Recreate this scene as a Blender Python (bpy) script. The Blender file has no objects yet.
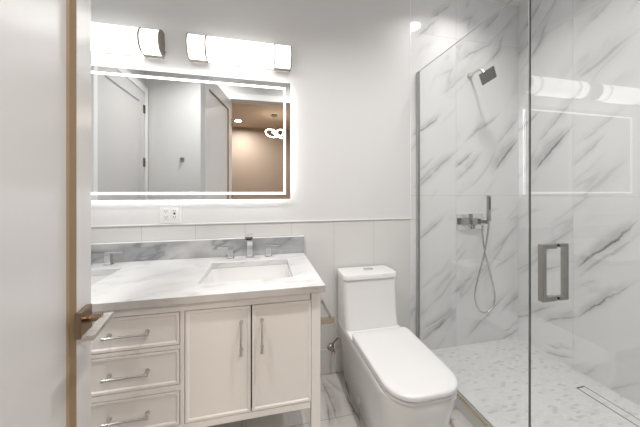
import bpy, bmesh, math, random
from mathutils import Vector, Matrix
random.seed(7)
S = bpy.context.scene
COL = S.collection
R = math.radians

# ---------------------------------------------------------------- camera, world, exposure
cam_d = bpy.data.cameras.new('camera'); cam = bpy.data.objects.new('camera', cam_d); COL.objects.link(cam)
cam.location = (0, 0, 1.244); cam.rotation_euler = (R(90), 0, R(-12.46))
cam_d.sensor_width = 36; cam_d.lens = 258/640*36; cam_d.shift_y = -22.5/640
cam_d.clip_start = 0.02
S.camera = cam
w = bpy.data.worlds.new('world'); S.world = w; w.use_nodes = True
w.node_tree.nodes['Background'].inputs[0].default_value = (0.9, 0.92, 1, 1)
w.node_tree.nodes['Background'].inputs[1].default_value = 0.2
S.view_settings.view_transform = 'Standard'; S.view_settings.look = 'None'
S.view_settings.gamma = 1; S.view_settings.use_curve_mapping = False
S.view_settings.exposure = 0.28

# light levels
E_BAR = 2.0        # vanity bar diffusers
E_STRIP = 1.8      # mirror front strip
E_BACK = 7.0       # mirror backlight
P_ROOM = 10.0     # added fill downlights in the bathroom (W)
P_SHOWER = 4.0
P_BED = 20.0

# ---------------------------------------------------------------- room numbers
YB = 1.70          # back wall face
XR = 2.035         # right shower wall
XL = -1.265        # left wall
YF = 0.12          # front wall inner face
ZC = 2.75
XG = 1.11          # shower glass
ZS = 0.054         # shower floor
XT = 1.057         # where marble starts on back wall

# ---------------------------------------------------------------- material helpers
def srgb(r, g, b):
    f = lambda c: (c/255/12.92) if c/255 <= 0.04045 else ((c/255+0.055)/1.055)**2.4
    return (f(r), f(g), f(b), 1)
def mat(name, col, rough=0.5, metal=0.0, spec=0.5, emit=0.0, coat=0.0, ecol=None):
    m = bpy.data.materials.new(name); m.use_nodes = True
    p = m.node_tree.nodes['Principled BSDF']
    p.inputs['Base Color'].default_value = col; p.inputs['Roughness'].default_value = rough
    p.inputs['Metallic'].default_value = metal; p.inputs['Specular IOR Level'].default_value = spec
    p.inputs['Coat Weight'].default_value = coat
    if emit:
        p.inputs['Emission Color'].default_value = ecol or col; p.inputs['Emission Strength'].default_value = emit
    return m
class G:
    """small expression helper over a node tree"""
    def __init__(s, m): s.t = m.node_tree; s.p = s.t.nodes['Principled BSDF']
    def n(s, kind, **kw):
        o = s.t.nodes.new(kind)
        for k, v in kw.items(): setattr(o, k, v)
        return o
    def put(s, sock, v):
        if hasattr(v, 'is_output'): s.t.links.new(v, sock)
        else: sock.default_value = v
    def m(s, op, a, b=0.0, c=0.0):
        o = s.n('ShaderNodeMath', operation=op); s.put(o.inputs[0], a); s.put(o.inputs[1], b); s.put(o.inputs[2], c)
        return o.outputs[0]
    def xyz(s, x, y, z=0.0):
        o = s.n('ShaderNodeCombineXYZ')
        for i, v in enumerate((x, y, z)): s.put(o.inputs[i], v)
        return o.outputs[0]
    def pos(s):
        g = s.n('ShaderNodeNewGeometry'); q = s.n('ShaderNodeSeparateXYZ'); s.t.links.new(g.outputs['Position'], q.inputs[0])
        return q.outputs[0], q.outputs[1], q.outputs[2]
    def noise(s, vec, scale, detail=3.0, rough=0.5, dist=0.0):
        o = s.n('ShaderNodeTexNoise'); s.put(o.inputs['Vector'], vec); o.inputs['Scale'].default_value = scale
        o.inputs['Detail'].default_value = detail; o.inputs['Roughness'].default_value = rough; o.inputs['Distortion'].default_value = dist
        return o.outputs[0]
    def white(s, vec):
        o = s.n('ShaderNodeTexWhiteNoise', noise_dimensions='3D'); s.put(o.inputs['Vector'], vec); return o.outputs['Value']
    def ramp(s, v, a, b, lo=0.0, hi=1.0):
        o = s.n('ShaderNodeMapRange', interpolation_type='SMOOTHSTEP'); s.put(o.inputs[0], v)
        o.inputs[1].default_value = a; o.inputs[2].default_value = b; o.inputs[3].default_value = lo; o.inputs[4].default_value = hi
        return o.outputs[0]
    def mix(s, f, a, b):
        o = s.n('ShaderNodeMix', data_type='RGBA'); s.put(o.inputs[0], f); s.put(o.inputs[6], a); s.put(o.inputs[7], b)
        return o.outputs[2]
    def base(s, v): s.put(s.p.inputs['Base Color'], v)
    def bump(s, h, strength=0.3, dist=0.002):
        b = s.n('ShaderNodeBump'); b.inputs['Strength'].default_value = strength; b.inputs['Distance'].default_value = dist
        s.put(b.inputs['Height'], h); s.t.links.new(b.outputs[0], s.p.inputs['Normal'])
    def joint(s, u, period, off, half):
        a = s.m('FRACT', s.m('DIVIDE', s.m('SUBTRACT', u, off), period))
        e = s.m('MULTIPLY', s.m('MINIMUM', a, s.m('SUBTRACT', 1.0, a)), period)
        return s.m('LESS_THAN', e, half)

def veins(g, u, v, ang, stretch, scale, width, seed=0.0):
    """thin ridge lines running along ang"""
    c, s_ = math.cos(ang), math.sin(ang)
    p = g.m('ADD', g.m('MULTIPLY', u, c), g.m('MULTIPLY', v, s_))
    q = g.m('SUBTRACT', g.m('MULTIPLY', v, c), g.m('MULTIPLY', u, s_))
    vec = g.xyz(g.m('MULTIPLY', p, 1/stretch), q, seed)
    n1 = g.noise(vec, scale, 4.0, 0.45, 0.15)
    r = g.m('ABSOLUTE', g.m('SUBTRACT', n1, 0.5))
    line = g.ramp(r, 0.0, width, 1.0, 0.0)
    brk = g.ramp(g.noise(g.xyz(p, q, seed+9), scale*0.8, 2.0), 0.47, 0.63)
    return g.m('MULTIPLY', line, brk), g.m('MULTIPLY', g.ramp(r, 0.0, width*5, 1.0, 0.0), brk)

def streaks(g, u, v, segs, amp=0.008):
    """individual veins, each from (u0,v0) to (u1,v1) with half width w and strength k"""
    nz = g.m('SUBTRACT', g.noise(g.xyz(u, v, 0), 5.0, 4.0, 0.6), 0.5)
    nz2 = g.m('SUBTRACT', g.noise(g.xyz(u, v, 4.0), 22.0, 3.0, 0.6), 0.5)
    fade = g.ramp(g.noise(g.xyz(u, v, 7.0), 9.0, 3.0), 0.30, 0.55, 0.4, 1.0)
    wob = g.m('ADD', g.m('MULTIPLY', nz, amp*9), g.m('MULTIPLY', nz2, amp*1.6))
    tot = 0.0
    for u0, v0, u1, v1, w, k in segs:
        L = math.hypot(u1-u0, v1-v0); c, s_ = (u1-u0)/L, (v1-v0)/L
        du = g.m('SUBTRACT', u, u0); dv = g.m('SUBTRACT', v, v0)
        p = g.m('ADD', g.m('MULTIPLY', du, c), g.m('MULTIPLY', dv, s_))
        q = g.m('ADD', g.m('SUBTRACT', g.m('MULTIPLY', dv, c), g.m('MULTIPLY', du, s_)), wob)
        env = g.m('MULTIPLY', g.ramp(p, -0.04, L*0.3, 0.0, 1.0), g.ramp(p, L*0.6, L+0.06, 1.0, 0.0))
        hw = g.m('MULTIPLY', g.m('ADD', env, 0.15), w)
        a = g.m('ABSOLUTE', q)
        core = g.ramp(g.m('DIVIDE', a, hw), 0.0, 1.0, k, 0.0)
        soft = g.ramp(g.m('DIVIDE', g.m('ABSOLUTE', g.m('SUBTRACT', q, w)), hw), 0.0, 4.5, k*0.38, 0.0)
        tot = g.m('MAXIMUM', tot, g.m('MULTIPLY', g.m('MAXIMUM', core, soft), env))
    return g.m('MULTIPLY', tot, fade)
def back_pt(px, py):
    a = R(12.46)+math.atan((px-320)/258); X = 1.706*math.tan(a); d = X*.2157+1.706*.9765
    return X-1.706, 1.244-(py-191)/258*d
def right_pt(px, py):
    a = R(12.46)+math.atan((px-320)/258); Y = XR/math.tan(a); d = XR*.2157+Y*.9765
    return XR-Y-.369, 1.244-(py-191)/258*d
def ground_pt(px, py):
    d = 1.244*258/(py-191); l = (px-320)/258*d
    return l*.9765+d*.2157, -l*.2157+d*.9765
def marble_wall():
    m = mat('shower_marble', srgb(226, 226, 227), 0.07, spec=0.45); g = G(m)
    x, y, z = g.pos()
    u = g.m('SUBTRACT', g.m('SUBTRACT', x, y), g.m('MULTIPLY', g.m('GREATER_THAN', x, XR-.003), .369))
    off = 1.439-YB
    tid = g.m('FLOOR', g.m('DIVIDE', g.m('SUBTRACT', u, off), 0.6)); tz = g.m('FLOOR', g.m('DIVIDE', g.m('SUBTRACT', z, 0.01), 1.2))
    r1 = g.white(g.xyz(tid, tz, 3.0))
    us = g.m('ADD', u, g.m('MULTIPLY', r1, 0.25)); vs = g.m('ADD', z, g.m('MULTIPLY', r1, 0.6))
    l1, h1 = veins(g, us, vs, R(44), 5.0, 3.4, 0.012, 1.3)
    l3, h3 = veins(g, us, vs, R(50), 4.0, 2.0, 0.010, 8.1)
    bk = [(412,137,442,114,.009,.8),(414,190,460,148,.012,.6),(418,172,434,158,.006,.4),(464,143,500,114,.007,.75),(456,168,472,154,.007,.8),
          (456,182,482,152,.010,.5),(417,38,440,18,.016,.45),(458,62,498,40,.012,.5),(484,30,500,12,.008,.55),(494,148,525,108,.009,.45),(440,95,470,70,.010,.35),
          (412,246,449,213,.010,.55),(420,344,452,314,.009,.95),(424,330,450,310,.010,.5),(464,340,512,288,.014,.5),(494,270,520,248,.010,.5),
          (500,314,524,290,.010,.5),(450,296,478,270,.007,.6),(420,290,446,268,.006,.35),(470,228,500,206,.006,.35),(430,20,450,4,.008,.5)]
    rt = [(531,175,574,125,.016,.9),(540,150,570,128,.012,.4),(575,166,602,137,.008,.6),(574,82,640,28,.022,.35),(532,60,552,12,.012,.4),(590,22,610,2,.008,.45),
          (573,270,642,220,.013,.95),(576,279,640,232,.018,.45),(574,320,642,279,.009,.8),(575,146,628,106,.008,.3),(533,256,560,238,.008,.3),(550,346,573,350,.006,.7),(545,353,573,358,.006,.6)]
    segs = [back_pt(a, b)+back_pt(c, d)+(w_, k) for a, b, c, d, w_, k in bk]+[right_pt(a, b)+right_pt(c, d)+(w_, k) for a, b, c, d, w_, k in rt]
    st = streaks(g, u, z, segs)
    c = g.mix(g.m('MULTIPLY', g.noise(g.xyz(us, vs, 0), 1.6, 4.0), 0.35), srgb(228, 228, 229), srgb(208, 209, 212))
    c = g.mix(g.m('MULTIPLY', g.m('MAXIMUM', h1, h3), 0.22), c, srgb(170, 172, 177))
    c = g.mix(g.m('MULTIPLY', g.m('MAXIMUM', l1, l3), 0.28), c, srgb(135, 137, 143))
    c = g.mix(st, c, srgb(92, 94, 100))
    j = g.m('MAXIMUM', g.joint(u, 0.6, off, 0.0011), g.joint(z, 1.2, 0.01, 0.0011))
    g.base(g.mix(g.m('MULTIPLY', j, 0.6), c, srgb(165, 166, 168)))
    return m
def marble_floor():
    m = mat('floor_marble', srgb(226, 226, 227), 0.22); g = G(m)
    x, y, z = g.pos()
    tx = g.m('FLOOR', g.m('DIVIDE', g.m('SUBTRACT', x, 0.49), 0.6)); ty = g.m('FLOOR', g.m('DIVIDE', g.m('SUBTRACT', y, 1.364), 0.6))
    r1 = g.white(g.xyz(tx, ty, 1.0))
    u = g.m('ADD', x, g.m('MULTIPLY', r1, 3.0)); v = g.m('ADD', y, g.m('MULTIPLY', r1, 5.0))
    l1, h1 = veins(g, u, v, R(115), 2.2, 2.6, 0.03, 2.0)
    l2, h2 = veins(g, u, v, R(60), 2.0, 3.4, 0.02, 6.0)
    c = g.mix(g.noise(g.xyz(u, v, 0), 2.0, 4.0), srgb(224, 222, 219), srgb(206, 204, 202))
    c = g.mix(g.m('MULTIPLY', g.m('MAXIMUM', h1, h2), 0.45), c, srgb(160, 156, 152))
    c = g.mix(g.m('MULTIPLY', g.m('MAXIMUM', l1, l2), 0.6), c, srgb(92, 82, 74))
    fl = [(322,382,338,420,.012,.95),(324,396,330,425,.010,.6),(343,376,353,402,.010,.7),(346,392,362,426,.012,.7),(418,424,452,420,.03,.9),(425,408,440,425,.012,.5),(326,378,342,392,.006,.4)]
    st = streaks(g, x, y, [ground_pt(a, b)+ground_pt(e, d)+(w_, k) for a, b, e, d, w_, k in fl])
    c = g.mix(st, c, srgb(62, 54, 48))
    j = g.m('MAXIMUM', g.joint(x, 0.6, 0.49, 0.0015), g.joint(y, 0.6, 1.364, 0.0015))
    g.base(g.mix(g.m('MULTIPLY', j, 0.8), c, srgb(140, 138, 136)))
    return m
def mosaic():
    m = mat('shower_mosaic', srgb(220, 220, 220), 0.35); g = G(m)
    x, y, z = g.pos()
    W, H = 0.031, 0.0125
    x, y = y, x
    row = g.m('FLOOR', g.m('DIVIDE', x, H)); sh = g.m('MULTIPLY', g.m('MODULO', g.m('ABSOLUTE', row), 2.0), W*0.5)
    yy = g.m('ADD', y, sh); cell = g.m('FLOOR', g.m('DIVIDE', yy, W))
    r = g.white(g.xyz(row, cell, 4.0)); r2 = g.white(g.xyz(row, cell, 8.0))
    c = g.mix(r2, srgb(224, 224, 224), srgb(216, 216, 217))
    c = g.mix(g.ramp(r, 0.86, 0.99, 0.0, 0.5), c, srgb(172, 172, 175))
    j = g.m('MAXIMUM', g.joint(x, H, 0.0, 0.0009), g.joint(yy, W, 0.0, 0.0009))
    g.base(g.mix(g.m('MULTIPLY', j, 0.45), c, srgb(190, 190, 190)))
    return m
def counter_marble(name, base, dark, amt):
    m = mat(name, base, 0.16); g = G(m)
    x, y, z = g.pos(); v = g.m('ADD', y, z)
    l1, h1 = veins(g, x, v, R(28), 3.0, 5.0, 0.022, 3.0)
    l2, h2 = veins(g, x, v, R(14), 3.5, 8.0, 0.02, 7.0)
    c = g.mix(g.m('MULTIPLY', g.ramp(g.noise(g.xyz(x, g.m('MULTIPLY', v, 2.0), 0), 3.0, 5.0), 0.35, 0.7), amt), base, dark)
    c = g.mix(g.m('MULTIPLY', g.m('MAXIMUM', h1, h2), amt*0.8), c, dark)
    c = g.mix(g.m('MULTIPLY', g.m('MAXIMUM', l1, l2), amt*0.8), c, tuple(k*0.7 for k in dark[:3])+(1,))
    g.base(c); return m
def edge_marble():
    m = mat('counter_edge_marble', srgb(190, 186, 180), 0.3); g = G(m)
    x, y, z = g.pos()
    n = g.noise(g.xyz(x, y, g.m('MULTIPLY', z, 2.0)), 22.0, 4.0); n2 = g.noise(g.xyz(x, y, 0), 4.0, 2.0)
    c = g.mix(g.ramp(n2, 0.35, 0.7), srgb(205, 202, 198), srgb(176, 172, 167))
    g.base(g.mix(g.m('MULTIPLY', g.ramp(n, 0.6, 0.75), g.ramp(n2, 0.4, 0.6)), c, srgb(128, 116, 100))); return m
def white_tile():
    m = mat('wainscot_tile', srgb(214, 214, 213), 0.25); g = G(m)
    x, y, z = g.pos()
    j = g.joint(x, 0.293, -0.697, 0.0016)
    n = g.noise(g.xyz(x, y, z), 1.5, 2.0)
    c = g.mix(n, srgb(216, 216, 215), srgb(208, 208, 207))
    g.base(g.mix(g.m('MULTIPLY', j, 0.6), c, srgb(168, 168, 166))); return m
def paint(name, col, rough=0.5):
    m = mat(name, col, rough); g = G(m); x, y, z = g.pos()
    g.bump(g.noise(g.xyz(x, y, z), 220.0, 2.0), 0.05, 0.0005); return m
def brushed(name, col, rough=0.25):
    m = mat(name, col, rough, 1.0); g = G(m); x, y, z = g.pos()
    n = g.noise(g.xyz(g.m('MULTIPLY', x, 40.0), g.m('MULTIPLY', y, 40.0), g.m('MULTIPLY', z, 400.0)), 2.0, 2.0)
    g.put(g.p.inputs['Roughness'], g.ramp(n, 0.3, 0.7, rough*0.8, rough*1.2)); return m
def glass_mat():
    m = bpy.data.materials.new('clear_glass'); m.use_nodes = True; t = m.node_tree; t.nodes.clear()
    out = t.nodes.new('ShaderNodeOutputMaterial'); mx = t.nodes.new('ShaderNodeMixShader')
    tr = t.nodes.new('ShaderNodeBsdfTransparent'); tr.inputs[0].default_value = (0.985, 0.99, 0.988, 1)
    gl = t.nodes.new('ShaderNodeBsdfGlossy'); gl.inputs['Roughness'].default_value = 0.0; gl.inputs[0].default_value = (1, 1, 1, 1)
    fr = t.nodes.new('ShaderNodeFresnel'); ge = t.nodes.new('ShaderNodeNewGeometry')
    mr = t.nodes.new('ShaderNodeMapRange'); mr.inputs[3].default_value = 1.52; mr.inputs[4].default_value = 1/1.52
    t.links.new(ge.outputs['Backfacing'], mr.inputs[0]); t.links.new(mr.outputs[0], fr.inputs[0])
    t.links.new(fr.outputs[0], mx.inputs[0]); t.links.new(tr.outputs[0], mx.inputs[1]); t.links.new(gl.outputs[0], mx.inputs[2])
    t.links.new(mx.outputs[0], out.inputs[0]); return m

M = {}
M['wall'] = paint('wall_paint', srgb(216, 216, 216))
M['ceil'] = paint('ceiling_paint', srgb(235, 235, 235), 0.7)
M['trim'] = mat('trim_white', srgb(238, 238, 238), 0.35)
M['tile'] = white_tile(); M['marble'] = marble_wall(); M['floor'] = marble_floor(); M['mosaic'] = mosaic()
M['door'] = paint('door_paint', srgb(206, 205, 205), 0.22)
M['cab'] = paint('cabinet_paint', srgb(238, 233, 228), 0.4)
M['tan'] = paint('moulding_warm_light_tint', srgb(164, 142, 116), 0.35)  # warm bedroom light on the white door step, put into its colour
M['gap'] = mat('dark_gap', srgb(60, 55, 50), 0.8)
M['counter'] = counter_marble('counter_marble', srgb(218, 218, 218), srgb(196, 197, 199), 0.45)
M['splash'] = counter_marble('backsplash_marble', srgb(200, 200, 201), srgb(146, 148, 152), 0.9)
M['cedge'] = edge_marble()
M['ceramic'] = mat('ceramic', srgb(226, 226, 226), 0.12, coat=0.4)
M['seat'] = mat('seat_plastic', srgb(218, 218, 219), 0.22)
M['chrome'] = mat('chrome', srgb(226, 227, 229), 0.06, 1.0)
M['dchrome'] = brushed('dark_chrome', srgb(120, 120, 120), 0.25)
M['nickel'] = brushed('brushed_nickel', srgb(212, 209, 204), 0.33)
M['gnickel'] = brushed('grey_nickel', srgb(168, 167, 163), 0.35)
M['band'] = mat('lamp_band_metal', srgb(138, 132, 122), 0.4, 0.4)
M['track'] = brushed('track_metal', srgb(222, 213, 196), 0.38)
M['warmnickel'] = brushed('warm_nickel', srgb(190, 177, 160), 0.22)
M['bronze'] = brushed('bronze_nickel', srgb(146, 126, 104), 0.22)
M['mirror'] = mat('mirror_silver', (0.93, 0.94, 0.94, 1), 0.0, 1.0)
M['channel'] = brushed('light_channel_metal', srgb(205, 205, 202), 0.45)
M['alu'] = brushed('aluminium', srgb(190, 190, 190), 0.3)
M['glass'] = glass_mat()
M['gedge'] = mat('glass_edge', srgb(180, 184, 182), 0.3)
M['bar'] = mat('lamp_diffuser', (1, 1, 1, 1), 0.4, emit=E_BAR, ecol=(1, 0.985, 0.96, 1))
M['strip'] = mat('led_strip', (1, 1, 1, 1), 0.4, emit=E_STRIP)
M['back'] = mat('led_backlight', (1, 1, 1, 1), 0.4, emit=E_BACK)
M['lens'] = mat('downlight_lens', (1, 1, 1, 1), 0.4, emit=10, ecol=(1, 0.96, 0.9, 1))
M['wlens'] = mat('warm_lens', (1, 1, 1, 1), 0.4, emit=10, ecol=(1, 0.85, 0.65, 1))
M['plastic'] = mat('outlet_plastic', srgb(228, 228, 228), 0.3)
M['dark'] = mat('dark_slot', srgb(50, 50, 50), 0.5)
M['black'] = mat('black_rubber', srgb(30, 28, 26), 0.4)
M['bwall'] = paint('bedroom_paint', srgb(186, 171, 158))
M['bceil'] = paint('bedroom_ceiling_paint', srgb(222, 208, 192))
M['hose'] = mat('braided_hose', srgb(120, 112, 104), 0.35, 0.8)
def wood():
    m = mat('wood_floor', srgb(150, 115, 80), 0.4); g = G(m); x, y, z = g.pos()
    n = g.noise(g.xyz(g.m('MULTIPLY', x, 14.0), y, 0), 3.0, 4.0)
    c = g.mix(n, srgb(165, 130, 95), srgb(120, 88, 58))
    g.base(g.mix(g.joint(x, 0.15, 0, 0.001), c, srgb(70, 50, 35))); return m
M['wood'] = wood()
def fabric_metal_hose():
    m = mat('shower_hose_metal', srgb(190, 190, 190), 0.25, 1.0); return m
M['shose'] = fabric_metal_hose()

# ---------------------------------------------------------------- mesh helpers
def quad(bm, *v): return bm.faces.new([bm.verts.new(p) for p in v])
def box(bm, x0, x1, y0, y1, z0, z1, mi=0, mtx=None):
    vs = [Vector((x, y, z)) for z in (z0, z1) for y in (y0, y1) for x in (x0, x1)]
    if mtx is not None: vs = [mtx @ v for v in vs]
    b = [bm.verts.new(v) for v in vs]
    fs = []
    for f in ((0, 2, 3, 1), (4, 5, 7, 6), (0, 1, 5, 4), (2, 6, 7, 3), (0, 4, 6, 2), (1, 3, 7, 5)):
        fc = bm.faces.new([b[i] for i in f]); fc.material_index = mi; fs.append(fc)
    return fs
def loft(bm, rings, cap0=True, cap1=True, closed=True, mi=0):
    R_ = [[bm.verts.new(p) for p in r] for r in rings]; n = len(R_[0])
    for a, b in zip(R_, R_[1:]):
        for i in range(n if closed else n-1):
            j = (i+1) % n
            f = bm.faces.new((a[i], a[j], b[j], b[i])); f.material_index = mi
    if cap0: f = bm.faces.new(R_[0][::-1]); f.material_index = mi
    if cap1: f = bm.faces.new(R_[-1]); f.material_index = mi
def tube(bm, pts, r, n=12, cap=True):
    pts = [Vector(p) for p in pts]; rings = []
    rad = r if isinstance(r, (list, tuple)) else [r]*len(pts)
    up = None
    for i, p in enumerate(pts):
        d = (pts[min(i+1, len(pts)-1)]-pts[max(i-1, 0)]).normalized()
        if up is None:
            up = Vector((0, 0, 1)) if abs(d.z) < 0.9 else Vector((0, 1, 0))
        a = d.cross(up).normalized(); b = a.cross(d).normalized(); up = b
        rings.append([p+rad[i]*(a*math.cos(t)+b*math.sin(t)) for t in [2*math.pi*k/n for k in range(n)]])
    loft(bm, rings, cap, cap)
def disc(bm, c, axis, r, h, n=24):
    c = Vector(c); a = Vector(axis).normalized(); tube(bm, [c, c+a*h], r, n)
def spline(pts, k=8):
    pts = [Vector(p) for p in pts]; P = [pts[0]]+pts+[pts[-1]]; out = []
    for i in range(1, len(P)-2):
        a, b, c, d = P[i-1:i+3]
        for j in range(k):
            t = j/k
            out.append(0.5*((2*b)+(c-a)*t+(2*a-5*b+4*c-d)*t*t+(-a+3*b-3*c+d)*t**3))
    out.append(pts[-1]); return out
def obj(name, bm, m, parent=None, bevel=0.0, smooth=False, loc=None, rotz=0.0):
    bmesh.ops.recalc_face_normals(bm, faces=bm.faces[:])
    me = bpy.data.meshes.new(name); bm.to_mesh(me); bm.free()
    for k in (m if isinstance(m, list) else [m]): me.materials.append(k)
    o = bpy.data.objects.new(name, me); COL.objects.link(o)
    if smooth:
        for p in me.polygons: p.use_smooth = True
        md = o.modifiers.new('es', 'EDGE_SPLIT'); md.split_angle = R(42)
    if bevel:
        b = o.modifiers.new('bevel', 'BEVEL'); b.width = bevel; b.segments = 2; b.limit_method = 'ANGLE'; b.angle_limit = R(40)
    if parent: o.parent = parent
    if loc: o.location = loc
    o.rotation_euler.z = rotz
    return o
def struct(name, bm, m, **k): o = obj(name, bm, m, **k); o['kind'] = 'structure'; return o
def tag(o, label, cat, group=None):
    o['label'] = label; o['category'] = cat
    if group: o['group'] = group
    return o
def thing(name, label, cat, loc=(0, 0, 0), group=None):
    o = bpy.data.objects.new(name, None); COL.objects.link(o); o.location = loc; o.empty_display_size = 0.05
    return tag(o, label, cat, group)
def kids(o): return [c for c in COL.objects if c.parent == o]
def dup(o, loc, label, parent=None):
    c = o.copy(); COL.objects.link(c); c.parent = parent
    if loc is not None: c.location = loc
    if label: c['label'] = label
    for k in kids(o): dup(k, None, None, c)
    return c
def B(): return bmesh.new()

# ---------------------------------------------------------------- structure: bathroom shell
bm = B(); box(bm, XL-.1, XG-.012, YF-.12, YB+.12, -.1, 0); struct('floor', bm, M['floor'])
bm = B(); box(bm, XG-.012, XR+.1, YF-.12, YB+.12, -.1, ZS); 
for f in bm.faces:
    f.normal_update()
    if f.normal.x < -0.5: f.material_index = 1
struct('floor_shower', bm, [M['mosaic'], M['marble']])
bm = B(); box(bm, XL-.1, XR+.1, YF-.12, YB+.12, ZC, ZC+.1); struct('ceiling', bm, M['ceil'])
bm = B(); box(bm, XL-.1, XT, YB, YB+.12, 1.045, ZC); struct('wall_back', bm, M['wall'])
bm = B(); box(bm, XL, XT, YB+.006, YB+.12, 0, 1.045); struct('wall_wainscot', bm, M['tile'])
bm = B(); box(bm, XT, XR, YB+.006, YB+.12, 0, ZC); struct('wall_shower', bm, M['marble'])
bm = B(); box(bm, XR, XR+.1, YF, YB+.12, 0, ZC); struct('wall_right', bm, M['marble'])
bm = B(); box(bm, XL-.1, XL, YF, YB+.12, 0, ZC); struct('wall_left', bm, M['wall'])
# front wall with the doorway
OX0, OX1, OZ = -.375, .435, 2.33
bm = B()
box(bm, XL-.1, OX0, YF-.12, YF, 0, ZC); box(bm, OX1, XR+.1, YF-.12, YF, 0, ZC); box(bm, OX0, OX1, YF-.12, YF, OZ, ZC)
struct('wall_front', bm, M['wall'])
# door casing, both faces
bm = B()
for y0, y1 in ((YF, YF+.015), (YF-.135, YF-.12)):
    box(bm, OX0-.07, OX0, y0, y1, 0, OZ+.07); box(bm, OX1, OX1+.07, y0, y1, 0, OZ+.07); box(bm, OX0, OX1, y0, y1, OZ, OZ+.07)
struct('trim_1', bm, M['trim'])
# white edge strips on the back wall
bm = B()
box(bm, XL, XT-.006, YB-.002, YB, 1.041, 1.049); box(bm, XT-.006, XT, YB-.002, YB+.006, 1.041, ZC)
struct('trim_2', bm, M['trim'])
bm = B(); box(bm, .27, XT, YB-.002, YB+.006, 0.004, .17); struct('baseboard_back', bm, M['tile'], bevel=.001)
# left wall panelled door
def panel_door(bm, w, h, t, st=.093, top=.12, bot=.2, rec=.014, bev=.009, mould=None):
    z0 = .008
    box(bm, 0, st, 0, t, z0, h); box(bm, w-st, w, 0, t, z0, h)
    box(bm, st, w-st, 0, t, h-top, h); box(bm, st, w-st, 0, t, z0, bot)
    box(bm, st, w-st, rec, t-rec, bot, h-top)
    for s in (0, 1):
        ya, yb = (rec*.35, rec) if s == 0 else (t-rec*.35, t-rec)
        def ring(d, y): return [(st+d, y, bot+d), (w-st-d, y, bot+d), (w-st-d, y, h-top-d), (st+d, y, h-top-d)]
        o, i = ring(0, ya), ring(bev, yb)
        if mould is not None:
            fa = 0.0 if s == 0 else t; e = ring(0, fa)
            o = ring(.0006, fa); i2 = ring(.002, rec-.004 if s == 0 else t-rec+.004); i = ring(bev, yb)
            for k in range(4):
                quad(mould, o[k], o[(k+1) % 4], i2[(k+1) % 4], i2[k]); quad(mould, i2[k], i2[(k+1) % 4], i[(k+1) % 4], i[k])
            continue
        for k in range(4): quad(bm, o[k], o[(k+1) % 4], i[(k+1) % 4], i[k])
bm = B(); panel_door(bm, .80, 2.30, .04)
d2 = struct('door_2', bm, M['door'], loc=(XL+.022, .215, 0), rotz=R(90))   # leaf local y points to -X
for zz in (.25, .95, 1.55, 2.12):
    bm = B(); disc(bm, (-.006, -.006, zz-.045), (0, 0, 1), .006, .09, 10); box(bm, -.004, .03, -.0012, 0, zz-.045, zz+.045)
    obj('hinge', bm, M['warmnickel'], d2, smooth=True)
bm = B()
box(bm, XL, XL+.028, .135, .205, 0, 2.375); box(bm, XL, XL+.028, 1.022, 1.07, 0, 2.375); box(bm, XL, XL+.028, .205, 1.022, 2.305, 2.375)
struct('trim_3', bm, M['trim'])
# ---- entry door standing open, hinged on the left jamb
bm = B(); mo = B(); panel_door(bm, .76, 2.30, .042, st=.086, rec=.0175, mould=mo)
ang = math.atan2(.985, -.17)
d1 = struct('door_1', bm, M['door'], loc=(-.365, .138, 0), rotz=ang)
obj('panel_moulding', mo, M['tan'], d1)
zc, xc = .89, .6975
hd = bpy.data.objects.new('door_handle', None); COL.objects.link(hd); hd.parent = d1; hd.location = (xc, 0, zc)
hd['label'] = 'brushed nickel lever handle on a square rose'
bm = B(); box(bm, -.035, .031, -.014, 0, -.034, .034); obj('rosette', bm, M['bronze'], hd, bevel=.0012)
bm = B(); disc(bm, (0, -.013, .004), (0, -1, 0), .010, .034, 16)
obj('neck', bm, M['bronze'], hd, smooth=True)
bm = B(); box(bm, -.118, .014, -.069, -.045, -.004, .008); obj('lever', bm, M['nickel'], hd, bevel=.001)
for zz in (.25, 1.2, 2.05):
    bm = B(); disc(bm, (-.006, -.007, zz-.045), (0, 0, 1), .006, .09, 10); obj('hinge', bm, M['warmnickel'], d1, smooth=True)

# ---------------------------------------------------------------- bedroom seen in the mirror
BY0, BX0, BX1 = -3.05, -2.2, 2.4
bm = B(); box(bm, BX0, BX1, BY0, YF-.12, -.1, -.001); struct('floor_bedroom', bm, M['wood'])
bm = B(); box(bm, BX0, BX1, BY0, YF-.12, ZC, ZC+.1); struct('ceiling_bedroom', bm, M['bceil'])
bm = B(); box(bm, BX0-.1, BX1+.1, BY0-.1, BY0, -.1, ZC+.1); struct('wall_bedroom_far', bm, M['bwall'])
bm = B(); box(bm, BX0-.1, BX0, BY0, YF-.12, -.1, ZC+.1); struct('wall_bedroom_left', bm, M['bwall'])
bm = B(); box(bm, BX1, BX1+.1, BY0, YF-.12, -.1, ZC+.1); struct('wall_bedroom_right', bm, M['bwall'])
bm = B()
box(bm, BX0, OX0-.07, YF-.124, YF-.12, 0, ZC); box(bm, OX1+.07, BX1, YF-.124, YF-.12, 0, ZC); box(bm, OX0-.07, OX1+.07, YF-.124, YF-.12, OZ+.07, ZC)
struct('wall_bedroom_front', bm, M['bwall'])

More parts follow.
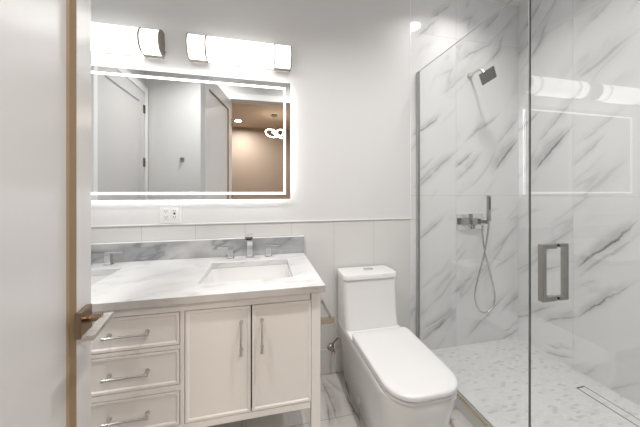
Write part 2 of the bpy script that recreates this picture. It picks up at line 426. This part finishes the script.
# ---------------------------------------------------------------- downlights
def downlight(loc, label, power, col, lens, group, spread=135, r=.055):
    t = thing('recessed_downlight', label, 'ceiling light', loc, group)
    bm = B(); n = 28
    rings = [[(rr*math.cos(2*math.pi*k/n), rr*math.sin(2*math.pi*k/n), z) for k in range(n)] for rr, z in ((r+.018, 0), (r+.016, -.005), (r, -.006), (r-.002, -.002))]
    loft(bm, rings, True, False); obj('trim_ring', bm, M['trim'], t, smooth=True)
    bm = B(); disc(bm, (0, 0, -.004), (0, 0, 1), r-.003, .002, n); obj('lens', bm, lens, t)
    l = bpy.data.lights.new('downlight_lamp', 'AREA'); l.shape = 'DISK'; l.size = 2*r; l.energy = power; l.color = col; l.spread = R(spread)
    lo = bpy.data.objects.new('downlight_lamp', l); COL.objects.link(lo); lo.parent = t; lo.location = (0, 0, -.008)
    return t
WH = (1, .975, .94)
downlight((-.55, .62, ZC), 'added round ceiling fill light over the floor before the vanity drawers', P_ROOM, WH, M['lens'], None)  # this and the next: unseen lamps added to brighten cabinet and toilet fronts
downlight((.5, .62, ZC), 'added round ceiling fill light over the floor before the toilet', P_ROOM, WH, M['lens'], None)
downlight((1.34, 1.30, ZC), 'round recessed ceiling light inside the shower near its marble back wall', P_SHOWER, WH, M['lens'], None)
downlight((1.6, .45, ZC), 'added round ceiling fill light over the near end of the shower', P_SHOWER, WH, M['lens'], None)  # unseen lamp, added to light the toilet's right side
WB = (1, .93, .85)
downlight((-.52, -2.45, ZC), 'lit recessed bedroom downlight seen in the mirror through the doorway', P_BED, WB, M['wlens'], None, 170)
downlight((.9, -1.0, ZC), 'recessed bedroom ceiling light beyond the doorway, out of the mirror view', P_BED, WB, M['wlens'], None, 170)

# ring chandelier in the bedroom
t = thing('ring_chandelier', 'glowing ring chandelier in the bedroom, reflected at the right side of the mirror', 'chandelier', (.215, -1.85, ZC))
bm = B(); disc(bm, (0, 0, -.03), (0, 0, 1), .06, .03); obj('canopy', bm, M['gnickel'], t, smooth=True)
bm = B(); tube(bm, [(0, 0, -.03), (0, 0, -.33)], .003, 6); obj('cable', bm, M['gnickel'], t)
for i, (tx, ty, dx, rr, dz) in enumerate(((24, 14, -.05, .12, -.37), (-22, 30, .06, .11, -.40), (35, -20, .10, .09, -.36))):
    bm = B(); mt = Matrix.Translation((dx, 0, dz)) @ Matrix.Rotation(R(tx), 4, 'X') @ Matrix.Rotation(R(ty), 4, 'Y')
    n = 40; rings = []
    for k in range(n+1):
        a = 2*math.pi*k/n; c = Vector((math.cos(a), math.sin(a), 0))
        rings.append([mt @ (c*(rr+.008*math.cos(b))+Vector((0, 0, .010*math.sin(b)))) for b in [2*math.pi*q/8 for q in range(8)]])
    loft(bm, rings, False, False); obj('light_ring', bm, M['wlens'], t, smooth=True)

# ---------------------------------------------------------------- vanity bar lights
def bar_light(cx, label):
    L, H, D = .60, .140, .085; zc = 2.100
    t = thing('vanity_light', label, 'wall light', (cx, YB, zc), 'pair of bar lights above the mirror')
    def prof(x, s=1.0, d=D, n=16):
        q = [(x, -(.022+(d-.022)*math.cos(a))-(s-1)*.08, H/2*s*math.sin(a)) for a in [(-math.pi/2+math.pi*k/n) for k in range(n+1)]]
        return [(x, 0.0, -H/2*s)]+q+[(x, 0.0, H/2*s)]
    bm = B(); rings = [prof(-L/2+.004), prof(L/2-.004)]
    rings = [[(p[0], p[1]-.012, p[2]) for p in r] for r in rings]
    loft(bm, rings); obj('diffuser', bm, M['bar'], t, smooth=True)
    bm = B(); box(bm, -L/2+.006, L/2-.006, -.012, 0, -H/2+.004, H/2-.004); obj('backplate', bm, M['nickel'], t)
    for sx in (-1, 1):
        bm = B(); a, b = sorted((sx*(L/2-.003), sx*(L/2+.003)))
        loft(bm, [[(x, p[1]-.010, p[2]) for p in prof(x, 1.05)] for x in (a, b)])
        for q, zz in ((0, H/2), (0, -H/2)): pass
        obj('end_cap', bm, M['band'], t, smooth=True)
        xb = sx*(L/2-.10); bm = B()
        loft(bm, [[(x, p[1]-.0115, p[2]) for p in prof(x, 1.04)] for x in (xb-.0045, xb+.0045)])
        obj('band', bm, M['band'], t, smooth=True)
        a, b = sorted((xb, sx*L/2))
        for zz in (-H/2-.0045, H/2+.001):
            bm = B(); box(bm, a, b, -.036, -.008, zz, zz+.0035); obj('edge_rail', bm, M['band'], t)
        bm = B(); disc(bm, (sx*(L/2+.003), -.012, -.035), (sx, 0, 0), .004, .010, 10); box(bm, *sorted((sx*(L/2-.004), sx*(L/2+.001))), -.012, 0, -.05, .03)
        obj('bracket', bm, M['gnickel'], t)
    return t
bar_light(-.128, 'lit white bar light with nickel bands above the mirror, right of the pair')
bar_light(-.872, 'lit white bar light above the mirror, left of the pair beside the open door')

# ---------------------------------------------------------------- LED mirror
MX0, MX1, MZ0, MZ1, MY = -1.048, .172, 1.193, 1.936, 1.660
t = thing('led_mirror', 'wide rectangular mirror with a glowing border above the double vanity', 'mirror', (0, 0, 0))
bm = B(); box(bm, MX0, MX1, MY, MY+.005, MZ0, MZ1)
for f in bm.faces:
    f.normal_update()
    if abs(f.normal.y) < .5: f.material_index = 1
obj('mirror_glass', bm, [M['mirror'], M['gedge']], t)
bm = B(); box(bm, MX0+.03, MX1-.03, MY+.005, YB, MZ0+.03, MZ1-.03); obj('housing', bm, M['alu'], t)
def frame(bm, ins, wd, y0, y1):
    x0, x1, z0, z1 = MX0+ins, MX1-ins, MZ0+ins, MZ1-ins
    box(bm, x0, x1, y0, y1, z0, z0+wd); box(bm, x0, x1, y0, y1, z1-wd, z1)
    box(bm, x0, x0+wd, y0, y1, z0+wd, z1-wd); box(bm, x1-wd, x1, y0, y1, z0+wd, z1-wd)
bm = B(); frame(bm, .030, .014, MY-.0008, MY); obj('light_strip', bm, M['strip'], t)
bm = B(); frame(bm, .026, .004, MY+.012, YB-.006); obj('backlight', bm, M['back'], t)

# ---------------------------------------------------------------- outlet plate
t = thing('outlet_plate', 'white two-gang outlet plate on the wall just below the mirror', 'outlet', (-.539, YB, 1.108))
bm = B(); box(bm, -.058, .058, -.006, 0, -.057, .057); obj('cover_plate', bm, M['plastic'], t, bevel=.002)
for sx in (-.023, .023):
    bm = B(); box(bm, sx-.0165, sx+.0165, -.009, -.006, -.0335, .0335)
    r_ = obj('receptacle', bm, M['plastic'], t, bevel=.001)
    for zz in (-.018, .018):
        bm = B(); box(bm, sx-.0075, sx-.0045, -.0095, -.009, zz-.004, zz+.004); box(bm, sx+.0045, sx+.0075, -.0095, -.009, zz-.004, zz+.004)
        disc(bm, (sx, -.009, zz-.009), (0, -1, 0), .0025, .0005, 10)
        obj('slots', bm, M['dark'], r_)
    if sx > 0:
        bm = B(); box(bm, sx-.006, sx+.006, -.0105, -.009, -.004, .006); obj('test_button', bm, M['dark'], r_)

# ---------------------------------------------------------------- vanity cabinet
CX0, CX1, CYF = -1.245, .245, 1.10
ZT = .808
van = thing('vanity_cabinet', 'pale greige double vanity cabinet on legs under the marble countertop', 'cabinet', (0, 0, 0))
bm = B()
t_ = .02
# face frame
XD = [(-1.205, -.958), (-.952, -.705)], (-.695, -.305), [(-.297, -.050), (-.044, .203)]
ZD0, ZD1 = .335, .772
box(bm, CX0+.045, CX1-.045, CYF, CYF+t_, ZD1+.003, ZT)
box(bm, CX0+.045, CX1-.045, CYF, CYF+t_, .306, ZD0-.003)
for a, b in ((-.702, -.685), (-.315, -.300)): box(bm, a, b, CYF, CYF+t_, ZD0-.003, ZD1+.003)
box(bm, CX0+.0, CX0+.018, CYF+.045, YB-.045, .306, ZT); box(bm, CX1-.018, CX1, CYF+.045, YB-.045, .306, ZT)
box(bm, CX0+.018, CX1-.018, CYF+t_, YB-.02, .306, .324); box(bm, CX0+.045, CX1-.045, YB-.02, YB-.005, .306, ZT)
for za, zb in ((.630, .645), (.468, .490)): box(bm, -.685, -.315, CYF, CYF+t_, za, zb)
obj('carcass', bm, M['cab'], van)
bm = B()
for a, b, c, d in ((-1.2075, -.7025, ZD0-.0025, ZD1+.0025), (-.6975, -.3025, ZD0-.0025, ZD1+.0025), (-.2995, .2055, ZD0-.0025, ZD1+.0025)):
    box(bm, a, b, CYF+t_, CYF+t_+.002, c, d)
obj('recess_back', bm, M['gap'], van)
for x0, x1 in ((CX0, CX0+.04), (CX1-.04, CX1)):
    for y0, y1 in ((CYF, CYF+.045), (YB-.05, YB-.005)):
        bm = B(); box(bm, x0, x1, y0, y1, 0, ZT); obj('leg', bm, M['cab'], van, bevel=.0015)
def front_panel(name, x0, x1, z0, z1, fr=.009):
    bm = B(); y = CYF-.001; d = .0035; bv = .005
    o = [(x0, z0), (x1, z0), (x1, z1), (x0, z1)]
    def rg(k, yy): return [(x0+k, yy, z0+k), (x1-k, yy, z0+k), (x1-k, yy, z1-k), (x0+k, yy, z1-k)]
    loft(bm, [rg(0, y+.018), rg(0, y), rg(fr, y), rg(fr+bv, y+d)], True, True)
    return obj(name, bm, M['cab'], van)
def pull(parent, c, vertical, L=.15):
    c = Vector(c); ax = Vector((0, 0, 1)) if vertical else Vector((1, 0, 0)); out = Vector((0, -1, 0))
    bm = B(); s = L/2
    h = .030
    tube(bm, [c-ax*s+out*h, c-ax*(s-.006)+out*h, c-ax*(s-.010)+out*h, c+ax*(s-.010)+out*h, c+ax*(s-.006)+out*h, c+ax*s+out*h], [.0065, .0065, .0045, .0045, .0065, .0065], 12)
    for k in (-1, 1):
        p = c+ax*k*(s-.012); tube(bm, [p, p+out*.004, p+out*.004, p+out*h], [.008, .008, .0045, .0045], 12)
    o = obj('pull', bm, M['nickel'], parent, smooth=True)
yp = CYF+.004
for z0, z1 in ((.648, .772), (.493, .627), (.335, .465)):
    d = front_panel('drawer', -.682, -.318, z0, z1); pull(d, (-.492, yp, (z0+z1)/2), False)
for (a, b), hx in ((XD[0][0], -.990), (XD[0][1], -.918), (XD[2][0], -.086), (XD[2][1], -.004)):
    d = front_panel('cabinet_door', a, b, ZD0, ZD1); pull(d, (hx, yp, .652), True, .135)

# countertop with two cutouts
def slab_holes(bm, xs, ys, z0, z1, holes):
    nx, ny = len(xs)-1, len(ys)-1
    sol = lambda i, j: 0 <= i < nx and 0 <= j < ny and (i, j) not in holes
    V = {}
    def v(i, j, k):
        if (i, j, k) not in V: V[(i, j, k)] = bm.verts.new((xs[i], ys[j], (z0, z1)[k]))
        return V[(i, j, k)]
    for i in range(nx):
        for j in range(ny):
            if not sol(i, j): continue
            bm.faces.new((v(i, j, 1), v(i+1, j, 1), v(i+1, j+1, 1), v(i, j+1, 1)))
            bm.faces.new((v(i, j, 0), v(i, j+1, 0), v(i+1, j+1, 0), v(i+1, j, 0)))
            for di, dj, e in ((-1, 0, ((i, j), (i, j+1))), (1, 0, ((i+1, j+1), (i+1, j))), (0, -1, ((i+1, j), (i, j))), (0, 1, ((i, j+1), (i+1, j+1)))):
                if not sol(i+di, j+dj):
                    (a, b), (c, d) = e
                    f = bm.faces.new((v(a, b, 1), v(c, d, 1), v(c, d, 0), v(a, b, 0))); f.material_index = 1 if (j == 0 and dj == -1) or (i == nx-1 and di == 1) else 0
SX = [(-1.142, -.722), (-.280, .140)]; SY = (1.222, 1.548)
CB = 1.2; ZK = .838
bm = B(); slab_holes(bm, [-1.262, SX[0][0], SX[0][1], SX[1][0], SX[1][1], .263], [1.081, SY[0], SY[1], YB], ZT, ZK, {(1, 1), (3, 1)})
ct = tag(obj('countertop', bm, [M['counter'], M['cedge']], bevel=.0015), 'white marble vanity countertop with grey veins and two sink openings', 'countertop')
bs = thing('backsplash', 'low grey veined marble backsplash along the wall at the back of the countertop', 'backsplash')
bm = B(); box(bm, -1.262, .263, YB-.018, YB+.0, ZK, .945); obj('marble_slab', bm, M['splash'], bs, bevel=.001)
bm = B(); box(bm, -1.262, .263, YB-.0185, YB, .945, .9475); obj('polished_edge', bm, M['trim'], bs)

# sinks
def rrect(cx, cy, hx, hy, r, n=5):
    pts = []
    for sx, sy, a0 in ((1, 1, 0), (-1, 1, 90), (-1, -1, 180), (1, -1, 270)):
        for k in range(n+1):
            a = R(a0+90*k/n); pts.append((cx+sx*(hx-r)+r*math.cos(a), cy+sy*(hy-r)+r*math.sin(a)))
    return pts
def sink(label):
    t = thing('sink_basin', label, 'sink', (0, 0, 0), 'undermount sinks in the vanity top')
    bm = B(); rings = []
    hx, hy = .210, .163; z = 0
    for k, dz, r in ((.022, 0, .02), (-.004, 0, .03), (-.006, -.01, .03), (-.022, -.07, .035), (-.04, -.115, .05), (-.075, -.132, .06), (-.15, -.138, .012)):
        rings.append([(a, b, dz) for a, b in rrect(0, 0, hx+k, hy+k, max(r, .003))])
    out = [[(a, b, dz) for a, b in rrect(0, 0, hx+k, hy+k, .04)] for k, dz in ((-.14, -.15), (-.07, -.146), (-.02, -.12), (.0, -.03), (.022, -.012))]
    loft(bm, out[0:1]+out[1:]+rings, True, True)
    obj('basin', bm, M['ceramic'], t, smooth=True)
    bm = B(); disc(bm, (0, .02, -.139), (0, 0, 1), .022, .004); obj('drain', bm, M['chrome'], t, smooth=True)
    return t
sk = sink('white undermount rectangular sink at the right end of the marble countertop')
sk.location = (-.070, 1.385, ZT-.0005)
dup(sk, (-.932, 1.385, ZT-.0005), 'white undermount rectangular sink half hidden by the open door edge')

# faucets
def faucet(label):
    t = thing('widespread_faucet', label, 'faucet', (0, 0, 0), 'chrome faucets on the vanity top')
    bm = B(); box(bm, -.024, .024, -.024, .024, 0, .007); box(bm, -.016, .016, -.014, .016, .007, .128)
    mt = Matrix.Translation((0, 0, .124)) @ Matrix.Rotation(R(0), 4, 'X')
    box(bm, -.021, .021, -.115, .018, 0, .022, mtx=mt)
    obj('spout', bm, M['chrome'], t, bevel=.001)
    bm = B(); box(bm, -.014, .014, -.1165, -.115, .003, .012, mtx=mt); obj('spout_opening', bm, M['dark'], t)
    for s in (-1, 1):
        bm = B(); cx = s*.112
        box(bm, cx-.021, cx+.021, -.021, .021, 0, .006); box(bm, cx-.014, cx+.014, -.014, .014, .006, .066)
        a, b = sorted((cx-s*.014, cx+s*.072)); box(bm, a, b, -.011, .011, .066, .074)
        obj('faucet_handle', bm, M['chrome'], t, bevel=.001)
    return t
fa = faucet('chrome square widespread faucet behind the right-hand sink'); fa.location = (-.078, 1.630, ZK)
dup(fa, (-.938, 1.630, ZK), 'chrome square faucet behind the left sink, partly hidden by the open door')

# ---------------------------------------------------------------- toilet paper holder on the vanity side
t = thing('toilet_paper_holder', 'empty nickel toilet paper holder mounted on the right side of the vanity', 'paper holder', (0, 0, 0))
bm = B(); box(bm, CX1, CX1+.008, 1.13, 1.17, .63, .67); obj('mounting_plate', bm, M['nickel'], t)
bm = B(); box(bm, CX1+.008, CX1+.078, 1.145, 1.157, .634, .662); obj('arm', bm, M['warmnickel'], t, bevel=.001)
bm = B(); tube(bm, [(.302, 1.15, .667), (.302, 1.30, .667), (.302, 1.30, .667), (.302, 1.312, .667)], [.006, .006, .009, .009], 12)
box(bm, .298, .306, 1.147, 1.155, .655, .667)
obj('rod', bm, M['gnickel'], t, smooth=True)

# ---------------------------------------------------------------- toilet
TC = .669
to = thing('toilet', 'white one-piece skirted toilet with closed lid between the vanity and the shower glass', 'toilet', (0, 0, 0))
def tring(hw, yb, yf, rf, rb, z, n=8, cx=TC, tap=0.0):
    pts = []
    # back right, back left, front left, front right (superellipse corners)
    for sx, sy, a0, r, yy in ((1, 1, 0, rb, yb), (-1, 1, 90, rb, yb), (-1, -1, 180, rf, yf), (1, -1, 270, rf, yf)):
        h = hw-(tap if sy < 0 else 0)
        for k in range(n+1):
            a = R(a0+90*k/n)
            rx = min(r, h); ry = r*(1.05 if sy < 0 else 1)
            ry = min(ry, .3)
            x = cx+sx*(h-rx)+rx*math.cos(a); y = yy-sy*ry+ry*math.sin(a)
            pts.append((x, y, z))
    return pts
bm = B()
loft(bm, [tring(.140, 1.68, .985, .10, .03, 0), tring(.143, 1.68, .980, .10, .03, .03), tring(.150, 1.685, .955, .11, .03, .18),
          tring(.165, 1.688, .925, .12, .03, .30), tring(.174, 1.69, .912, .125, .03, .355), tring(.177, 1.69, .910, .125, .03, .385), tring(.172, 1.688, .915, .122, .03, .392)])
obj('bowl', bm, M['ceramic'], to, smooth=True)
bm = B()
loft(bm, [tring(.176, 1.69, 1.485, .03, .03, .385), tring(.176, 1.69, 1.492, .03, .03, .42), tring(.177, 1.69, 1.508, .03, .03, .47), tring(.178, 1.69, 1.52, .028, .03, .56), tring(.178, 1.69, 1.525, .028, .03, .684)])
obj('tank', bm, M['ceramic'], to, smooth=True)
bm = B()
loft(bm, [tring(.179, 1.691, 1.522, .028, .03, .686), tring(.183, 1.694, 1.517, .03, .03, .690), tring(.183, 1.694, 1.517, .03, .03, .712), tring(.180, 1.691, 1.520, .03, .03, .718), tring(.172, 1.683, 1.528, .025, .025, .7185)])
obj('tank_lid', bm, M['ceramic'], to, smooth=True)
bm = B()
for rr in (((.690, 1.622),),):
    loft(bm, [[(a, b, z) for a, b in rrect(.690, 1.622, .032-k, .017-k, .006)] for k, z in ((0, .718), (0, .7225), (.002, .7235))])
obj('flush_button', bm, M['chrome'], to, smooth=True)
bm = B()
loft(bm, [tring(k, 1.40, .908+d_, .106, .02, z_, tap=.007, cx=TC-.004) for k, d_, z_ in ((.171, .003, .393), (.174, 0, .397), (.174, 0, .406), (.171, .003, .409))])
obj('seat', bm, M['seat'], to, smooth=True)
bm = B()
loft(bm, [tring(k, 1.404-d_, .904+d_, .108-d_*.5, .03, z_, tap=.006, cx=TC-.004) for k, d_, z_ in ((.170, .005, .411), (.175, 0, .416), (.175, 0, .428), (.172, .003, .433), (.164, .010, .4355), (.12, .06, .437))])
obj('seat_lid', bm, M['seat'], to, smooth=True)
for sx in (-1, 1):
    bm = B(); disc(bm, (TC+sx*.09-.02, 1.425, .404), (1, 0, 0), .011, .04, 14); obj('lid_hinge', bm, M['seat'], to, smooth=True)
bm = B(); disc(bm, (TC-.1445, 1.36, .075), (-1, 0, .05), .016, .004, 20); obj('bolt_cap', bm, M['ceramic'], to, smooth=True)

# supply valve
t = thing('supply_valve', 'small metal water valve with a hose on the wall beside the toilet base', 'valve', (.452, YB, .185))
bm = B(); disc(bm, (0, -.002, 0), (0, -1, 0), .026, .004); disc(bm, (0, -.006, 0), (0, -1, 0), .014, .006); obj('wall_flange', bm, M['chrome'], t, smooth=True)
bm = B(); disc(bm, (0, -.012, 0), (0, -1, 0), .008, .05, 14); disc(bm, (0, -.05, -.012), (0, 0, 1), .009, .04, 14); disc(bm, (0, -.062, 0), (0, -1, 0), .011, .012, 16); obj('valve_body', bm, M['warmnickel'], t, smooth=True)
bm = B(); tube(bm, spline([(0, -.05, .028), (.003, -.05, .05), (.018, -.048, .065), (.038, -.044, .08)]), .005, 8); obj('hose', bm, M['hose'], t, smooth=True)

# ---------------------------------------------------------------- shower glass
ZG0, ZG1 = ZS+.017, 2.115
GT = .004
def glass_slab(name, parent, y0, y1):
    bm = B(); box(bm, XG-GT, XG+GT, y0, y1, ZG0, ZG1)
    for f in bm.faces:
        f.normal_update()
        if abs(f.normal.x) < .5: f.material_index = 1
    return obj(name, bm, [M['glass'], M['gedge']], parent)
YS = .8835
sc = thing('shower_screen', 'fixed clear glass shower panel beside the toilet, fixed to the wall by a metal channel', 'shower screen', (0, 0, 0))
glass_slab('glass_panel', sc, YS, YB-.006)
bm = B(); box(bm, XG-.008, XG-GT, YB-.020, YB+.004, ZS+.02, ZG1); box(bm, XG+GT, XG+.008, YB-.020, YB+.004, ZS+.02, ZG1); box(bm, XG-GT, XG+GT, YB-.006, YB+.004, ZS+.02, ZG1)
obj('wall_channel', bm, M['channel'], sc)
sd = thing('shower_door', 'hinged clear glass shower door with a square metal pull handle', 'shower door', (0, 0, 0))
glass_slab('door_glass', sd, YF+.006, YS-.004)
bm = B(); box(bm, XG-.004, XG+.004, YS-.004, YS-.0015, ZG0, ZG1); obj('door_seal', bm, M['gedge'], sd)
zh0, zh1, yh = .822, 1.040, .780
for s, off in ((-1, .076), (1, .050)):
    bm = B(); w_ = .010; th = .017 if s < 0 else .013
    xa, xb = sorted((XG+s*GT+s*.003, XG+s*off)); xo0, xo1 = sorted((XG+s*(off-th), XG+s*off))
    box(bm, xo0, xo1, yh-w_, yh+w_, zh0, zh1)
    xi0, xi1 = (xo1, xb) if s < 0 else (xa, xo0)
    if s < 0: xi0, xi1 = xo1, XG-GT-.003
    for z0 in (zh0, zh1-th): box(bm, xi0, xi1, yh-w_, yh+w_, z0, z0+th)
    o = obj('pull_handle', bm, M['gnickel'], sd, bevel=.0008)
    bm = B()
    for z0 in (zh0, zh1-th): box(bm, *sorted((XG+s*GT, XG+s*(GT+.003))), yh-w_+.002, yh+w_-.002, z0+.002, z0+th-.002)
    obj('handle_gasket', bm, M['black'], sd)
# bottom rail
t = thing('threshold_rail', 'ridged metal rail along the floor edge under the shower glass', 'rail', (0, 0, 0))
y0, y1 = YF+.005, YB-.008
bm = B(); box(bm, XG-.022, XG-.012, y0, y1, .0, ZS+.002); obj('curb_face', bm, M['tile'], t)
bm = B(); box(bm, XG-.024, XG+.014, y0, y1, ZS+.002, ZS+.005)
box(bm, XG-.024, XG-.019, y0, y1, ZS+.005, ZS+.010); box(bm, XG-.011, XG-.006, y0, y1, ZS+.005, ZS+.015); box(bm, XG+.010, XG+.013, y0, y1, ZS+.005, ZS+.016)
obj('track', bm, M['track'], t, bevel=.0005)
bm = B(); box(bm, XG+.006, XG+.010, y0, y1, ZS+.005, ZS+.014); obj('seal_strip', bm, M['black'], t)
bm = B(); box(bm, XG-.004, XG+.004, y0+.01, y1-.01, ZS+.005, ZS+.0165); obj('setting_block', bm, M['gedge'], t)

# linear drain
t = thing('linear_drain', 'long narrow tile-in linear drain in the shower floor by the marble wall', 'drain', (1.8805, 0, ZS))
bm = B()
ya, yb = .28, 1.19; hw = .030
box(bm, -hw-.002, -hw+.003, ya, yb, 0, .0012); box(bm, hw-.003, hw+.002, ya, yb, 0, .0012); box(bm, -hw+.003, hw-.003, yb-.008, yb, 0, .0012); box(bm, -hw+.003, hw-.003, ya, ya+.003, 0, .0012)
obj('slot_edge', bm, M['dark'], t)
bm = B(); box(bm, -hw+.003, hw-.003, ya+.003, yb-.008, 0, .001); obj('tile_insert', bm, M['mosaic'], t)

# ---------------------------------------------------------------- shower fixtures
WY = YB+.006
t = thing('overhead_shower', 'dark square shower head on a short arm high on the marble wall', 'shower head', (1.565, WY, 2.135))
bm = B(); disc(bm, (0, 0, 0), (0, -1, 0), .024, .008); obj('wall_flange', bm, M['nickel'], t, smooth=True)
e1 = Vector((.070, .044, -.046)); e2 = Vector((-.063, .054, -.044))
nn = e1.cross(e2).normalized()
if nn.z > 0: nn = -nn
c = Vector((1.58, 1.55, 2.070))-Vector((1.565, WY, 2.135))
back = c-nn*.010
bm = B(); tube(bm, spline([(0, -.008, 0), (.002, -.05, .012), (.006, -.095, .008), tuple(back-nn*.022)]), .0085, 12)
disc(bm, tuple(back-nn*.024), tuple(nn), .013, .026, 16)
obj('arm', bm, M['nickel'], t, smooth=True)
e1n = e1.normalized(); e2n = (e2-e1n*e2.dot(e1n)).normalized(); h = .050
bm = B(); rings = []
for d in (-.010, 0.0):
    rings.append([c+nn*d+(e1n*a+e2n*b)*h for a, b in ((-1, -1), (1, -1), (1, 1), (-1, 1))])
loft(bm, rings); hp = obj('spray_plate', bm, M['dchrome'], t, bevel=.001)
bm = B()
for i in range(6):
    for j in range(6):
        p = c+(e1n*(i-2.5)+e2n*(j-2.5))*.015; disc(bm, tuple(p), tuple(nn), .0022, .0012, 6)
o = obj('nozzles', bm, M['black'], hp); o['kind'] = 'stuff'

t = thing('shower_valve', 'chrome rectangular shower control plate with two square knobs on the marble wall', 'shower valve', (1.565, WY, 1.008))
bm = B(); box(bm, -.12, .12, -.010, 0, -.060, .060); obj('control_plate', bm, M['chrome'], t, bevel=.001)
for xx, hw_ in ((-.075, .024), (.0, .022)):
    bm = B(); box(bm, xx-.013, xx+.013, -.035, -.010, -.013, .013); box(bm, xx-hw_, xx+hw_, -.055, -.035, -hw_, hw_); obj('knob', bm, M['gnickel'], t, bevel=.001)
bm = B(); box(bm, .060, .104, -.05, -.010, -.022, .022); box(bm, .069, .095, -.085, -.05, -.012, .016)
obj('hose_bracket', bm, M['chrome'], t, bevel=.001)
# hand shower with its hose, held in the bracket
bx = 1.565+.072
t = thing('hand_shower', 'slim chrome hand shower held upright in its bracket with a looping hose', 'hand shower', (bx+.010, WY-.0955, 1.045))
bm = B(); box(bm, -.012, .012, -.009, .009, -.025, .165); obj('wand', bm, M['gnickel'], t, bevel=.0015)
bm = B(); box(bm, -.008, .008, -.0105, -.009, .06, .155); obj('spray_face', bm, M['dark'], t)
bm = B()
pts = spline([(0, 0, -.025), (.002, .008, -.10), (-.006, .03, -.26), (-.050, .045, -.46), (-.075, .05, -.595), (-.045, .05, -.70), (.015, .05, -.735), (.080, .045, -.70), (.102, .045, -.61), (.068, .045, -.46), (.016, .045, -.29), (-.010, .045, -.14), (-.010, .045, -.064)], 10)
tube(bm, pts, .0065, 10); obj('hose', bm, M['shose'], t, smooth=True)

# ---------------------------------------------------------------- robe hook on the front wall (in the mirror)
t = thing('robe_hook', 'small square metal robe hook on the white wall reflected in the mirror', 'hook', (-.896, YF, 1.60))
bm = B(); box(bm, -.022, .022, 0, .006, -.022, .022); obj('base_plate', bm, M['gnickel'], t, bevel=.001)
bm = B(); box(bm, -.008, .008, .006, .04, -.008, .008); box(bm, -.008, .008, .034, .04, .008, .02); obj('peg', bm, M['dchrome'], t, bevel=.001)
